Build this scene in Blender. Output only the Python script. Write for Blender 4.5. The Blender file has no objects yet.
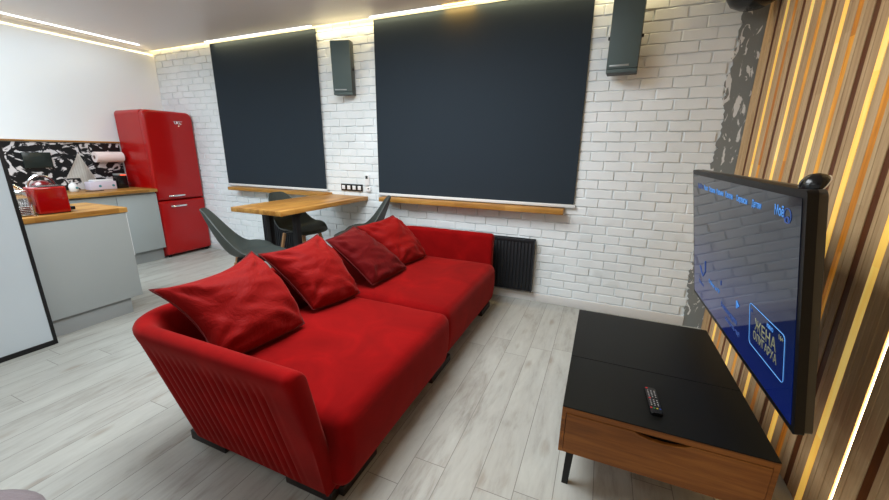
import bpy, bmesh, math, random
from mathutils import Vector, Matrix, noise
random.seed(7)
C = bpy.context.scene.collection
PI = math.pi
R = math.radians

# ------------------------------------------------------------------ materials
MATS = {}
def mat(name, col, rough=0.5, metal=0.0, spec=0.5, coat=0.0, sheen=0.0, emit=None, estr=0.0, trans=0.0, ior=1.45):
    m = bpy.data.materials.new(name); m.use_nodes = True
    b = m.node_tree.nodes['Principled BSDF']
    b.inputs['Base Color'].default_value = (*col, 1)
    b.inputs['Roughness'].default_value = rough
    b.inputs['Metallic'].default_value = metal
    b.inputs['Specular IOR Level'].default_value = spec
    b.inputs['IOR'].default_value = ior
    b.inputs['Coat Weight'].default_value = coat
    b.inputs['Coat Roughness'].default_value = 0.05
    b.inputs['Sheen Weight'].default_value = sheen
    b.inputs['Transmission Weight'].default_value = trans
    if emit:
        b.inputs['Emission Color'].default_value = (*emit, 1)
        b.inputs['Emission Strength'].default_value = estr
    MATS[name] = m
    return m
class NT:
    def __init__(s, m): s.t = m.node_tree; s.b = s.t.nodes['Principled BSDF']
    def n(s, typ, **kw):
        nd = s.t.nodes.new(typ)
        for k, v in kw.items():
            if k.startswith('i_'):
                key = k[2:]; key = int(key) if key.isdigit() else key.replace('_', ' ')
                nd.inputs[key].default_value = v
            else: setattr(nd, k, v)
        return nd
    def l(s, a, b): s.t.links.new(a, b)
    def math(s, op, a, b=None):
        nd = s.t.nodes.new('ShaderNodeMath'); nd.operation = op
        for i, x in enumerate((a, b)):
            if x is None: continue
            if isinstance(x, (int, float)): nd.inputs[i].default_value = x
            else: s.l(x, nd.inputs[i])
        return nd.outputs[0]
    def coords(s, scale=(1, 1, 1), kind='Object'):
        tc = s.n('ShaderNodeTexCoord'); mp = s.n('ShaderNodeMapping'); mp.inputs['Scale'].default_value = scale
        s.l(tc.outputs[kind], mp.inputs['Vector']); return mp.outputs[0]
    def ramp(s, fac, stops, interp='LINEAR'):
        r = s.n('ShaderNodeValToRGB'); r.color_ramp.interpolation = interp
        e = r.color_ramp.elements
        while len(e) < len(stops): e.new(0.5)
        for i, (p, c) in enumerate(stops): e[i].position = p; e[i].color = (*c, 1)
        s.l(fac, r.inputs[0]); return r.outputs[0]
    def bump(s, h, strength=0.3, dist=0.01):
        b = s.n('ShaderNodeBump'); b.inputs['Strength'].default_value = strength; b.inputs['Distance'].default_value = dist
        s.l(h, b.inputs['Height']); s.l(b.outputs[0], s.b.inputs['Normal'])
    def noise(s, vec, scale=5, detail=4, rough=.5, dist=0):
        n = s.n('ShaderNodeTexNoise'); n.inputs['Scale'].default_value = scale; n.inputs['Detail'].default_value = detail
        n.inputs['Roughness'].default_value = rough; n.inputs['Distortion'].default_value = dist
        if vec is not None: s.l(vec, n.inputs['Vector'])
        return n.outputs['Fac']

def wood(name, stops, axis=1, rough=0.45, gscale=1.0, block=None, coat=0.0, spec=0.4, amp=.42):
    """long grain along axis; block=(plank width, plank length, width axis) gives blocks of varying tone"""
    m = mat(name, stops[1][1], rough, spec=spec, coat=coat); t = NT(m)
    sc = [9*gscale]*3; sc[axis] = 0.9*gscale
    v = t.coords(tuple(sc))
    f = t.noise(v, 2.2, 6, .62, .6)
    fine = [60*gscale]*3; fine[axis] = 2.0*gscale
    f2 = t.noise(t.coords(tuple(fine)), 2.0, 3, .5)
    fac = t.math('ADD', t.math('MULTIPLY', f, .75), t.math('MULTIPLY', f2, .25))
    if block:
        w, L, wa = block
        tc = t.n('ShaderNodeTexCoord'); sp = t.n('ShaderNodeSeparateXYZ'); t.l(tc.outputs['Object'], sp.inputs[0])
        a = t.math('FLOOR', t.math('DIVIDE', sp.outputs[wa], w))
        wn = t.n('ShaderNodeTexWhiteNoise'); wn.noise_dimensions = '1D'; t.l(a, wn.inputs['W'])
        bb = t.math('FLOOR', t.math('ADD', t.math('DIVIDE', sp.outputs[axis], L), wn.outputs['Value']))
        cmb = t.n('ShaderNodeCombineXYZ'); t.l(a, cmb.inputs[0]); t.l(bb, cmb.inputs[1])
        w2 = t.n('ShaderNodeTexWhiteNoise'); w2.noise_dimensions = '3D'; t.l(cmb.outputs[0], w2.inputs['Vector'])
        fac = t.math('ADD', fac, t.math('MULTIPLY', t.math('SUBTRACT', w2.outputs['Value'], .5), amp))
    t.l(t.ramp(fac, stops), t.b.inputs['Base Color'])
    t.bump(f2, .08, .003)
    return m

def srgb(r, g, b):
    f = lambda c: (c/255/12.92) if c/255 <= .04045 else ((c/255+.055)/1.055)**2.4
    return (f(r), f(g), f(b))

# white painted brick
m = mat('brick_paint', srgb(224, 225, 222), .62, spec=.35); t = NT(m)
v = t.coords((1, 1, 1))
t.l(t.ramp(t.noise(v, 3.0, 5), [(.3, srgb(228, 235, 237)), (.7, srgb(238, 244, 246))]), t.b.inputs['Base Color'])
t.bump(t.noise(v, 28, 6, .6), .22, .005)
mat('white_wall', srgb(235, 236, 236), .55)
mat('gloss_white', srgb(240, 244, 246), .22, spec=.5)
m = mat('ceiling_satin', srgb(233, 232, 234), .32, spec=.3)
mat('skirting_white', srgb(222, 223, 222), .4)

# floor: pale grey oak laminate, planks along y, 157 mm wide
m = mat('laminate', (.6, .6, .58), .38, spec=.35); t = NT(m)
tc = t.n('ShaderNodeTexCoord'); sp = t.n('ShaderNodeSeparateXYZ'); t.l(tc.outputs['Object'], sp.inputs[0])
PW, PL = .157, 1.29
xs = t.math('DIVIDE', t.math('ADD', sp.outputs[0], .201+20*PW), PW)
k = t.math('FLOOR', xs); fx = t.math('FRACT', xs)
wn = t.n('ShaderNodeTexWhiteNoise'); wn.noise_dimensions = '1D'; t.l(k, wn.inputs['W'])
ys = t.math('ADD', t.math('DIVIDE', sp.outputs[1], PL), t.math('MULTIPLY', wn.outputs['Value'], 7.3))
j = t.math('FLOOR', ys); fy = t.math('FRACT', ys)
cmb = t.n('ShaderNodeCombineXYZ'); t.l(k, cmb.inputs[0]); t.l(j, cmb.inputs[1])
w2 = t.n('ShaderNodeTexWhiteNoise'); w2.noise_dimensions = '3D'; t.l(cmb.outputs[0], w2.inputs['Vector'])
gv = t.n('ShaderNodeCombineXYZ')
t.l(t.math('MULTIPLY', sp.outputs[0], 11), gv.inputs[0])
t.l(t.math('MULTIPLY', sp.outputs[1], 2.0), gv.inputs[1])
t.l(t.math('MULTIPLY', w2.outputs['Value'], 40), gv.inputs[2])
g1 = t.noise(gv.outputs[0], .85, 6, .62, .7)
g2 = t.noise(gv.outputs[0], 5.0, 4, .6, .5)
fac = t.math('ADD', t.math('ADD', t.math('MULTIPLY', g1, .72), t.math('MULTIPLY', g2, .28)), t.math('MULTIPLY', t.math('SUBTRACT', w2.outputs['Value'], .5), .10))
base = t.ramp(fac, [(.24, srgb(118, 115, 108)), (.37, srgb(154, 153, 147)), (.48, srgb(170, 171, 166)), (.72, srgb(184, 187, 181))])
# knots
kn = t.n('ShaderNodeTexVoronoi'); kn.inputs['Scale'].default_value = 1.0
kv = t.n('ShaderNodeCombineXYZ'); t.l(t.math('MULTIPLY', sp.outputs[0], 6.5), kv.inputs[0]); t.l(t.math('MULTIPLY', sp.outputs[1], 2.6), kv.inputs[1]); t.l(w2.outputs['Value'], kv.inputs[2])
t.l(kv.outputs[0], kn.inputs['Vector'])
kf = t.ramp(t.math('ADD', kn.outputs['Distance'], t.math('MULTIPLY', g2, .12)), [(.13, (1, 1, 1)), (.26, (0, 0, 0))])
mx = t.n('ShaderNodeMix', data_type='RGBA'); mx.inputs['B'].default_value = (*srgb(140, 130, 118), 1)
t.l(t.math('MULTIPLY', kf, .6), mx.inputs['Factor']); t.l(base, mx.inputs['A'])
ex = t.math('MINIMUM', fx, t.math('SUBTRACT', 1, fx)); ey = t.math('MULTIPLY', t.math('MINIMUM', fy, t.math('SUBTRACT', 1, fy)), PL/PW)
seam = t.math('LESS_THAN', t.math('MINIMUM', ex, ey), .011)
mx2 = t.n('ShaderNodeMix', data_type='RGBA'); mx2.inputs['B'].default_value = (*srgb(128, 126, 122), 1)
t.l(seam, mx2.inputs['Factor']); t.l(mx.outputs['Result'], mx2.inputs['A'])
t.l(mx2.outputs['Result'], t.b.inputs['Base Color'])
t.bump(t.math('SUBTRACT', t.math('MULTIPLY', g2, .2), seam), .25, .002)

# marbled panels
def marble(name, dark, light, scale, lo, hi, stretch=(1, 1, 1), mid=None):
    m = mat(name, dark, .35); t = NT(m)
    v = t.coords(stretch)
    f = t.noise(v, scale, 6, .55, 1.6)
    st = [(lo, dark), (hi, light)] if not mid else [(lo, dark), ((lo+hi)/2, mid), (hi, light)]
    t.l(t.ramp(f, st), t.b.inputs['Base Color']); return m
marble('marble_black', srgb(16, 20, 24), srgb(215, 212, 214), 6.8, .525, .56, (1, 1.0, 1.25), srgb(80, 76, 78))
marble('grey_marble', srgb(130, 136, 136), srgb(225, 228, 228), 7.0, .575, .595, (2.4, 1, 1.0))

# red velvet
m = mat('red_velvet', srgb(168, 12, 14), .9, spec=.06, sheen=.2); t = NT(m)
t.b.inputs['Sheen Tint'].default_value = (1, .35, .3, 1); t.b.inputs['Sheen Roughness'].default_value = .4
v = t.coords((1, 1, 1))
t.l(t.ramp(t.noise(v, 3.2, 5, .6, 1.2), [(.3, srgb(114, 7, 9)), (.55, srgb(128, 9, 11)), (.75, srgb(142, 12, 14))]), t.b.inputs['Base Color'])
t.bump(t.noise(v, 300, 2), .12, .002)
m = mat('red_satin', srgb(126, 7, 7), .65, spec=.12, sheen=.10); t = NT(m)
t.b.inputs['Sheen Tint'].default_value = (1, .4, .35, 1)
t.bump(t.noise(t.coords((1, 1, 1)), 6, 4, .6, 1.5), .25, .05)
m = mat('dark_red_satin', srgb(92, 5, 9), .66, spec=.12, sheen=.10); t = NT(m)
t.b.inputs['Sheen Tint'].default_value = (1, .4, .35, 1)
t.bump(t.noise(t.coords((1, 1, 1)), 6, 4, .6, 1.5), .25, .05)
mat('piping_red', srgb(90, 6, 9), .8)
mat('plinth_black', srgb(26, 20, 20), .5)

wood('oak_top', [(.28, srgb(132, 86, 34)), (.5, srgb(172, 124, 58)), (.72, srgb(200, 154, 84))], axis=1, block=(.045, .5, 0), rough=.4, amp=.22)
wood('oak_top_x', [(.28, srgb(132, 86, 34)), (.5, srgb(172, 124, 58)), (.72, srgb(200, 154, 84))], axis=0, block=(.045, .5, 1), rough=.4, amp=.22)
wood('slat_taupe', [(.25, srgb(164, 130, 92)), (.5, srgb(194, 162, 120)), (.75, srgb(214, 186, 146))], axis=2, block=(.12, 1.1, 1), rough=.5, amp=.2)
wood('slat_pine', [(.25, srgb(248, 186, 70)), (.5, srgb(255, 208, 96)), (.75, srgb(255, 228, 140))], axis=2, block=(.3, .9, 1), rough=.4, amp=.25)
wood('slat_amber', [(.25, srgb(176, 104, 28)), (.5, srgb(222, 148, 44)), (.75, srgb(248, 186, 76))], axis=2, block=(.3, .6, 1), rough=.4, amp=.4)
wood('slat_dark', [(.25, srgb(78, 38, 12)), (.5, srgb(96, 50, 18)), (.75, srgb(118, 64, 24))], axis=2, rough=.5)  # dark tone stands in for the shade of the deep gaps
# wood-look strips, weak emission standing in for LED light in the gaps
for nm, src, st_ in (('strip_pale_glow', [(.25, srgb(248, 190, 84)), (.5, srgb(255, 208, 100)), (.75, srgb(255, 226, 136))], .42), ('strip_amber_glow', [(.25, srgb(150, 84, 18)), (.5, srgb(196, 124, 32)), (.75, srgb(236, 170, 60))], .30)):
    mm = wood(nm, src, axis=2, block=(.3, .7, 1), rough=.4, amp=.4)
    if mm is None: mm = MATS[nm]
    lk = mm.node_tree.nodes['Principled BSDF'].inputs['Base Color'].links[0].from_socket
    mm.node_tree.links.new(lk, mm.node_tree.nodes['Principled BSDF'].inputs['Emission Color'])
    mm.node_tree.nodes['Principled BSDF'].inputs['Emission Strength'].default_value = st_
wood('slat_walnut', [(.25, srgb(70, 40, 18)), (.5, srgb(92, 56, 28)), (.75, srgb(112, 72, 38))], axis=2, rough=.5)
wood('stand_oak', [(.25, srgb(84, 46, 16)), (.5, srgb(132, 80, 32)), (.75, srgb(170, 112, 52))], axis=0, gscale=.9, rough=.4)
wood('chair_beech', [(.25, srgb(150, 108, 70)), (.5, srgb(186, 142, 98)), (.75, srgb(206, 166, 122))], axis=2, rough=.45)
mat('stand_black', srgb(15, 16, 15), .42, spec=.22)
mat('black_metal', srgb(22, 23, 25), .45, spec=.4)
mat('shell_grey', srgb(60, 67, 65), .48, spec=.35)
m = mat('blind_cloth', srgb(45, 54, 62), .85, spec=.15); t = NT(m)
t.bump(t.noise(t.coords((300, 1, 300)), 1, 2), .1, .001)
mat('radiator_black', srgb(30, 33, 37), .5, spec=.4)
mat('speaker_grey', srgb(78, 93, 93), .6)
mat('speaker_dark', srgb(50, 56, 57), .55)
mat('badge_silver', srgb(150, 156, 156), .4, metal=.4)
mat('chrome', srgb(225, 228, 230), .16, metal=1.0)
mat('fridge_red', srgb(164, 6, 6), .28, spec=.4, coat=.25)
mat('dark_gap', srgb(30, 8, 9), .7)
mat('cabinet_grey', srgb(162, 169, 170), .42, spec=.35)
mat('kick_grey', srgb(150, 155, 156), .4, spec=.3)
mat('handle_white', srgb(222, 226, 228), .3)
mat('frosted_glass', srgb(192, 204, 212), .3, spec=.5, coat=.3)
mat('toaster_red', srgb(150, 8, 8), .16, spec=.5, coat=.4)
mat('glass_clear', (.92, .95, .95), .05, trans=.92)
mat('liquid_red', srgb(92, 10, 16), .15, coat=.5)
mat('paper', srgb(240, 224, 220), .85)
mat('core_brown', srgb(120, 96, 84), .9)
m = mat('waffle_towel', srgb(232, 228, 220), .95); t = NT(m)
br = t.n('ShaderNodeTexBrick'); br.inputs['Color1'].default_value = (*srgb(252, 248, 240), 1); br.inputs['Color2'].default_value = (*srgb(246, 242, 234), 1)
br.inputs['Mortar'].default_value = (*srgb(226, 220, 212), 1); br.inputs['Scale'].default_value = 1.0; br.inputs['Mortar Size'].default_value = .003
br.inputs['Brick Width'].default_value = .022; br.inputs['Row Height'].default_value = .014; br.offset = 0
mp = t.n('ShaderNodeMapping'); tcx = t.n('ShaderNodeTexCoord'); mp.inputs['Rotation'].default_value = (0, R(90), 0); t.l(tcx.outputs['Object'], mp.inputs[0])
sx = t.n('ShaderNodeSeparateXYZ'); t.l(tcx.outputs['Object'], sx.inputs[0]); cx_ = t.n('ShaderNodeCombineXYZ')
t.l(sx.outputs[1], cx_.inputs[0]); t.l(sx.outputs[2], cx_.inputs[1]); t.l(cx_.outputs[0], br.inputs['Vector']); t.l(br.outputs['Color'], t.b.inputs['Base Color'])
mat('plastic_white', srgb(232, 234, 236), .3)
mat('plastic_lilac', srgb(214, 206, 222), .5)
mat('teal_print', srgb(70, 140, 150), .5)
mat('panel_green', srgb(38, 46, 44), .25)
mat('black_gloss', srgb(18, 19, 21), .2)
mat('red_light', (1, .1, .05), .4, emit=(1, .12, .05), estr=2)
mat('tv_bezel', srgb(14, 14, 15), .45, spec=.3)
mat('tv_back', srgb(62, 58, 50), .35)
mat('rim_beige', srgb(196, 176, 150), .4)
mat('key_white', srgb(190, 190, 190), .5); mat('key_red', srgb(200, 40, 40), .5); mat('key_green', srgb(40, 150, 90), .5)
mat('key_yellow', srgb(210, 190, 40), .5); mat('key_blue', srgb(40, 80, 190), .5)
m = mat('mauve_fabric', srgb(128, 118, 122), .95, sheen=.2); t = NT(m); t.bump(t.noise(t.coords((1, 1, 1)), 30, 5, .7), .5, .01)
# screen picture: deep blue that fades darker upward, plus glossy glass
m = mat('tv_screen', (.004, .006, .012), .05, spec=.5, ior=1.42); t = NT(m)
tc = t.n('ShaderNodeTexCoord'); sp = t.n('ShaderNodeSeparateXYZ'); t.l(tc.outputs['Generated'], sp.inputs[0])
t.l(t.ramp(sp.outputs[2], [(0, (.0, .006, .085)), (.33, (.0, .006, .055)), (.6, (.003, .004, .014)), (1, (.0015, .002, .004))]), t.b.inputs['Emission Color'])
t.b.inputs['Emission Strength'].default_value = 1.0
mat('screen_text_blue', (.05, .2, .5), .5, emit=(.08, .28, .75), estr=.5)
mat('screen_text_dim', (.02, .05, .2), .5, emit=(.05, .12, .36), estr=.45)
mat('screen_line_cyan', (.1, .3, .6), .5, emit=(.13, .38, .9), estr=.5)
mat('screen_title_gold', (.2, .2, .1), .5, emit=(.20, .21, .13), estr=.4)
mat('led_white', (1, 1, 1), .5, emit=(.95, .97, 1), estr=6)
mat('led_neutral', (1, 1, 1), .5, emit=(1, .97, .9), estr=5)
mat('led_warm_dim', (1, .85, .6), .5, emit=(1, .80, .45), estr=5)
mat('led_warm', (1, .8, .4), .5, emit=(1, .74, .34), estr=10)
mat('led_amber', (1, .6, .1), .5, emit=(1, .55, .05), estr=9)
mat('led_slat', (1, .85, .5), .5, emit=(1, .74, .38), estr=14)

# ------------------------------------------------------------------ mesh helpers
def worldloc(o):
    v = Vector((0, 0, 0))
    while o: v += o.location; o = o.parent
    return v
def obj(name, bm, m, parent=None, smooth=35, local=False):
    bmesh.ops.recalc_face_normals(bm, faces=bm.faces)
    me = bpy.data.meshes.new(name)
    off = worldloc(parent) if (parent and not local) else Vector((0, 0, 0))
    if off.length: bmesh.ops.translate(bm, verts=bm.verts, vec=-off)
    bm.to_mesh(me); bm.free()
    for mm in (m if isinstance(m, (list, tuple)) else [m]): me.materials.append(MATS[mm] if isinstance(mm, str) else mm)
    if smooth is not None:
        for p in me.polygons: p.use_smooth = True
        if smooth < 180: me.set_sharp_from_angle(angle=R(smooth))
    o = bpy.data.objects.new(name, me); C.objects.link(o); o.parent = parent
    return o
def tag(o, label, cat, group=None):
    o['label'] = label; o['category'] = cat
    if group: o['group'] = group
    return o
def thing(name, label, cat, loc=(0, 0, 0), group=None):
    o = bpy.data.objects.new(name, None); C.objects.link(o); o.location = loc; o.empty_display_size = .1
    return tag(o, label, cat, group)
def struct(o): o['kind'] = 'structure'; return o
def box(bm, x0, x1, y0, y1, z0, z1, bev=0.0, seg=2, mi=0):
    r = bmesh.ops.create_cube(bm, size=1)
    vs = r['verts']
    bmesh.ops.scale(bm, verts=vs, vec=(x1-x0, y1-y0, z1-z0))
    bmesh.ops.translate(bm, verts=vs, vec=((x0+x1)/2, (y0+y1)/2, (z0+z1)/2))
    fs = set(f for v in vs for f in v.link_faces)
    for f in fs: f.material_index = mi
    if bev:
        es = list(set(e for v in vs for e in v.link_edges))
        r = bmesh.ops.bevel(bm, geom=es, offset=bev, segments=seg, profile=.5, affect='EDGES')
        for f in r['faces']: f.material_index = mi
        vs = list(set(v for f in r['faces'] for v in f.verts) | set(v for v in vs if v.is_valid))
    return vs
def B(): return bmesh.new()
def bx(name, dims, m, parent=None, bev=.002, seg=2):
    bm = B(); box(bm, *dims, bev=bev, seg=seg); return obj(name, bm, m, parent)
def loft(bm, rings, cap=True, closed=True, mi=0):
    rv = [[bm.verts.new(p) for p in ring] for ring in rings]
    n = len(rings[0])
    for a, b in zip(rv, rv[1:]):
        for i in range(n if closed else n-1):
            f = bm.faces.new((a[i], a[(i+1) % n], b[(i+1) % n], b[i])); f.material_index = mi
    if cap and closed:
        f = bm.faces.new(rv[0]); f.material_index = mi
        f = bm.faces.new(rv[-1][::-1]); f.material_index = mi
    return rv
def tube(bm, pts, rad, n=10, mi=0):
    pts = [Vector(p) for p in pts]
    rads = rad if isinstance(rad, (list, tuple)) else [rad]*len(pts)
    rings = []
    for i, p in enumerate(pts):
        t = (pts[min(i+1, len(pts)-1)]-pts[max(i-1, 0)]).normalized()
        a = t.orthogonal() if i == 0 else (prev - t*prev.dot(t))
        a.normalize(); prev = a; b = t.cross(a)
        rings.append([p+(a*math.cos(2*PI*k/n)+b*math.sin(2*PI*k/n))*rads[i] for k in range(n)])
    loft(bm, rings, mi=mi)
def lathe(bm, prof, origin, n=28, axis='z', mi=0):
    o = Vector(origin); rings = []
    for r, h in prof:
        ring = []
        for k in range(n):
            a = 2*PI*k/n; c, s = math.cos(a)*r, math.sin(a)*r
            ring.append(o+Vector({'z': (c, s, h), 'y': (s, h, c), 'x': (h, c, s)}[axis]))
        rings.append(ring)
    loft(bm, rings, mi=mi)
def prism(bm, outline, frame, d0, d1, mi=0):
    """outline 2-D points; frame=(origin,u,v,n); extruded from d0 to d1 along n"""
    o, u, v, n = frame
    loft(bm, [[o+u*x+v*y+n*d for x, y in outline] for d in (d0, d1)], mi=mi)
def rrect(w, h, r, seg=6, cx=0, cy=0):
    pts = []
    for sx, sy, a0 in ((1, 1, 0), (-1, 1, 90), (-1, -1, 180), (1, -1, 270)):
        for k in range(seg+1):
            a = R(a0+90*k/seg); pts.append((cx+sx*(w/2-r)+r*math.cos(a), cy+sy*(h/2-r)+r*math.sin(a)))
    return pts
def dup(o, parent=None):
    c = o.copy(); C.objects.link(c); c.parent = parent
    for ch in [x for x in bpy.data.objects if x.parent == o and x is not c]:
        dup(ch, c)
    return c

# ------------------------------------------------------------------ room dimensions
YB, XL, XR, YF, ZC = 3.427, -5.72, .93, -2.4, 2.646
SLX = .895

# floor / ceiling / walls
bm = B(); box(bm, XL-.1, XR+.1, YF-.1, YB+.1, -.1, 0); f = struct(obj('floor', bm, 'laminate', smooth=None))
bm = B(); box(bm, XL-.1, XR+.1, YF-.1, YB-.045, ZC, ZC+.1); struct(obj('ceiling', bm, 'ceiling_satin', smooth=None))
bm = B(); box(bm, XL-.1, XR+.1, YB-.045, YB+.1, ZC+.06, ZC+.1); struct(obj('ceiling_recess', bm, 'white_wall', smooth=None)).name = 'trim_1'
bm = B(); box(bm, XL-.1, XL, YF-.1, YB+.1, 0, ZC+.06)
struct(obj('wall_left', bm, 'gloss_white', smooth=None))
bm = B(); box(bm, XL, XR, YF-.1, YF, 0, ZC); struct(obj('wall_front', bm, 'white_wall', smooth=None))
bm = B(); box(bm, XR, XR+.1, YF-.1, YB+.1, 0, ZC+.06); struct(obj('wall_right', bm, 'slat_walnut', smooth=None))

# brick wall: one mesh, a base plus a real relief brick for each brick
bm = B(); box(bm, XL, XR, YB, YB+.1, 0, ZC+.06)
CH, CL, Z0, X0 = .0783, .2175, .088, .097
BX1 = .762
nc = int((ZC-Z0)/CH)+1
for r in range(-1, nc):
    z0 = Z0+r*CH+.0028; z1 = z0+CH-.0056
    off = X0 + (0 if r % 2 == 0 else CL*.5) + random.uniform(-.025, .025)
    i0 = int((XL-off)/CL)-2; i1 = int((BX1-off)/CL)+2
    for i in range(i0, i1):
        a = off+i*CL+.003+random.uniform(-.004, .004); b = off+(i+1)*CL-.003+random.uniform(-.004, .004)
        a = max(a, XL+.001)
        if b <= XL+.03 or a >= BX1-.03: continue
        b = min(b, BX1+random.uniform(-.012, .012))
        za, zb = max(z0, 0.01), min(z1, ZC+.05)
        if zb-za < .02: continue
        d = random.uniform(.0085, .0135)
        tx = random.uniform(-.0012, .0012); tz = random.uniform(-.002, .002)
        n = 5
        rng = [(0, 0, 0), (.0012, .001, .75), (.0045, .004, 1)]
        rings = []
        for ins, ins2, dd in rng:
            xs_ = [a+ins+(b-a-2*ins)*q/n for q in range(n+1)]
            ring = []
            for zz, order in ((za+ins, xs_), (zb-ins, xs_[::-1])):
                for xq in order:
                    jz = random.uniform(-.0026, .0026)
                    ring.append(Vector((xq+random.uniform(-.0015, .0015), YB-d*dd-(tx*(xq-a)/(b-a)+random.uniform(-.0012, .0012))*dd, zz+jz)))
            rings.append(ring)
        rv = [[bm.verts.new(p) for p in ring] for ring in rings]
        m_ = len(rings[0])
        for A, Bq in zip(rv, rv[1:]):
            for q in range(m_): bm.faces.new((A[q], A[(q+1) % m_], Bq[(q+1) % m_], Bq[q]))
        top = rv[-1]
        for q in range(n): bm.faces.new((top[q], top[q+1], top[m_-2-q], top[m_-1-q]))
wb = obj('wall_back', bm, 'brick_paint', smooth=20); struct(wb)
# grey marbled strip at the right end, irregular paint edge, same courses faintly
bm = B()
z = 0.0; outline = []
while z < ZC+.05:
    outline.append((BX1-.012+random.uniform(-.014, .014)+(.012*math.sin(z*9)), z)); z += .022
loft(bm, [[Vector((x, YB-.014, zz)) for x, zz in outline], [Vector((XR, YB-.014, zz)) for x, zz in outline]], closed=False)
rv = [v for v in bm.verts]
r = bmesh.ops.extrude_face_region(bm, geom=list(bm.faces)); bmesh.ops.translate(bm, verts=[v for v in r['geom'] if isinstance(v, bmesh.types.BMVert)], vec=(0, .014, 0))
struct(obj('trim_2', bm, 'grey_marble', smooth=None))
# skirting
bm = B(); box(bm, -5.2, BX1, YB-.022, YB, 0, .082, .003); struct(obj('baseboard_back', bm, 'skirting_white'))

# ------------------------------------------------------------------ slatted wood cladding on the right wall
sl = thing('slat_cladding', 'vertical wooden slat cladding in taupe, pine and amber tones beside the television', 'wall cladding', (XR, YB-.02, 0))
sb, sp_, sa, sw = B(), B(), B(), B()
gaps = [(3.22, 'd'), (3.08, 'b'), (2.955, 'a'), (2.845, 'd'), (2.73, 'b'), (2.606, 'a'), (2.49, 'd'), (2.37, 'b'), (2.25, 'a'), (2.125, 'd'), (2.01, 'b'), (1.91, 'a'), (1.795, 'd'), (1.685, 'b'), (1.528, 'l')]
yy_ = 1.41; kk_ = 0
while yy_ > YF+.15:
    gaps.append((yy_, 'dba'[kk_ % 3])); yy_ -= .12; kk_ += 1
prev_edge = YB-.016; ledpos = []
for y, kd in gaps:
    g = {'d': .040, 'b': .040, 'a': .040, 'l': .014}[kd]
    y1, y0 = prev_edge, y+g/2
    w3 = y1-y0; nl = max(1, round(w3/.027))
    for q in range(nl):
        a = y0+w3*q/nl; b = y0+w3*(q+1)/nl
        box(sb, SLX+(0.0014 if q % 2 else 0), XR, a+.0006, b-.0006, 0.0, ZC, .0012, 1)
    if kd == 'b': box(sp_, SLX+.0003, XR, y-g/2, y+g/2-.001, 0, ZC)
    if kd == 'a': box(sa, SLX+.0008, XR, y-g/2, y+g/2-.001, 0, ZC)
    if kd == 'd': box(sw, SLX+.003, XR, y-g/2, y+g/2-.001, 0, ZC)
    if kd == 'l': ledpos.append(y)
    prev_edge = y-g/2
box(sb, SLX, XR, YF+.02, prev_edge, 0, ZC)
obj('taupe_slats', sb, 'slat_taupe', sl, smooth=None)
o = obj('pale_glow_strips', sp_, 'strip_pale_glow', sl, smooth=None); o['label'] = 'pale yellow strips with a weak glow of their own'
obj('amber_strips', sa, 'strip_amber_glow', sl, smooth=None); obj('dark_strips', sw, 'slat_dark', sl, smooth=None)
o = bx('led_strip', (SLX+.004, XR-.001, ledpos[0]-.0035, ledpos[0]+.0035, .02, ZC-.02), 'led_slat', None, bev=0)
tag(o, 'glowing warm LED line running full height between the wooden slats', 'LED strip')

# ------------------------------------------------------------------ roller blinds, sills, ceiling LED profiles
def blind(x0, x1, label, yb=3.392):
    r = thing('roller_blind', label, 'roller blind', ((x0+x1)/2, yb, .95), 'roller blinds on the brick wall')
    bx('blind_cloth', (x0, x1, yb, yb+.006, .965, 2.63), 'blind_cloth', r, bev=.001, seg=1)
    bx('bottom_bar', (x0-.004, x1+.012, yb-.008, yb+.014, .938, .966), 'handle_white', r, bev=.004)
    return r
blind(-4.575, -2.94, 'dark blue grey roller blind behind the dining table, narrower of the two')
blind(-2.222, -.212, 'wide dark blue grey roller blind above the far arm of the sofa')
bm = B(); box(bm, -4.44, -2.88, 3.27, YB-.002, .893, .931, .004); tag(obj('window_sill', bm, 'oak_top_x'), 'oak window sill under the narrow blind, meeting the table', 'window sill')
bm = B(); box(bm, -2.16, -.285, 3.285, YB-.002, .885, .930, .004); tag(obj('window_sill', bm, 'oak_top_x'), 'long oak window sill under the wide blind above radiator', 'window sill')
def led(name, dims, m, label, housing=True):
    x0, x1, y0, y1, z0, z1 = dims
    r = thing(name, label, 'LED profile', ((x0+x1)/2, (y0+y1)/2, z1), None)
    bx('diffuser', dims, m, r, bev=0)
    e = .003
    if x1-x0 > y1-y0: bx('profile_housing', (x0-e, x1+e, y1, y1+.004, z0-.004, z1), 'badge_silver', r, bev=0)
    else: bx('profile_housing', (x0-.004, x0, y0-e, y1+e, z0-.001, z1), 'badge_silver', r, bev=0)
    return r
led('led_profile', (-4.60, -2.96, 3.350, 3.362, ZC-.005, ZC), 'led_neutral', 'white ceiling LED profile above the narrow blind')
rr = led('led_profile', (-2.24, .4, 3.350, 3.362, ZC-.005, ZC), 'led_neutral', 'white ceiling LED profile with an amber section above the wide blind')
bx('amber_section', (-1.47, -1.17, 3.344, 3.363, ZC-.008, ZC-.005), 'led_amber', rr, bev=0)
led('led_profile', (-5.54, -5.515, -1.6, 3.15, ZC-.005, ZC), 'led_white', 'bright white ceiling LED line over the kitchen counter')
# warm coves
o = bx('cove_light', (XL+.01, XR-.04, YB-.038, YB-.024, ZC+.03, ZC+.04), 'led_warm', None, bev=0); tag(o, 'warm cove light hidden in the ceiling gap along the brick wall', 'cove light')
o = bx('cove_light', (XL+.001, XL+.008, YF+.3, YB-.03, 2.594, 2.601), 'led_warm_dim', None, bev=0); tag(o, 'warm yellow light line high on the left wall under the ceiling', 'cove light')

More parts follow.
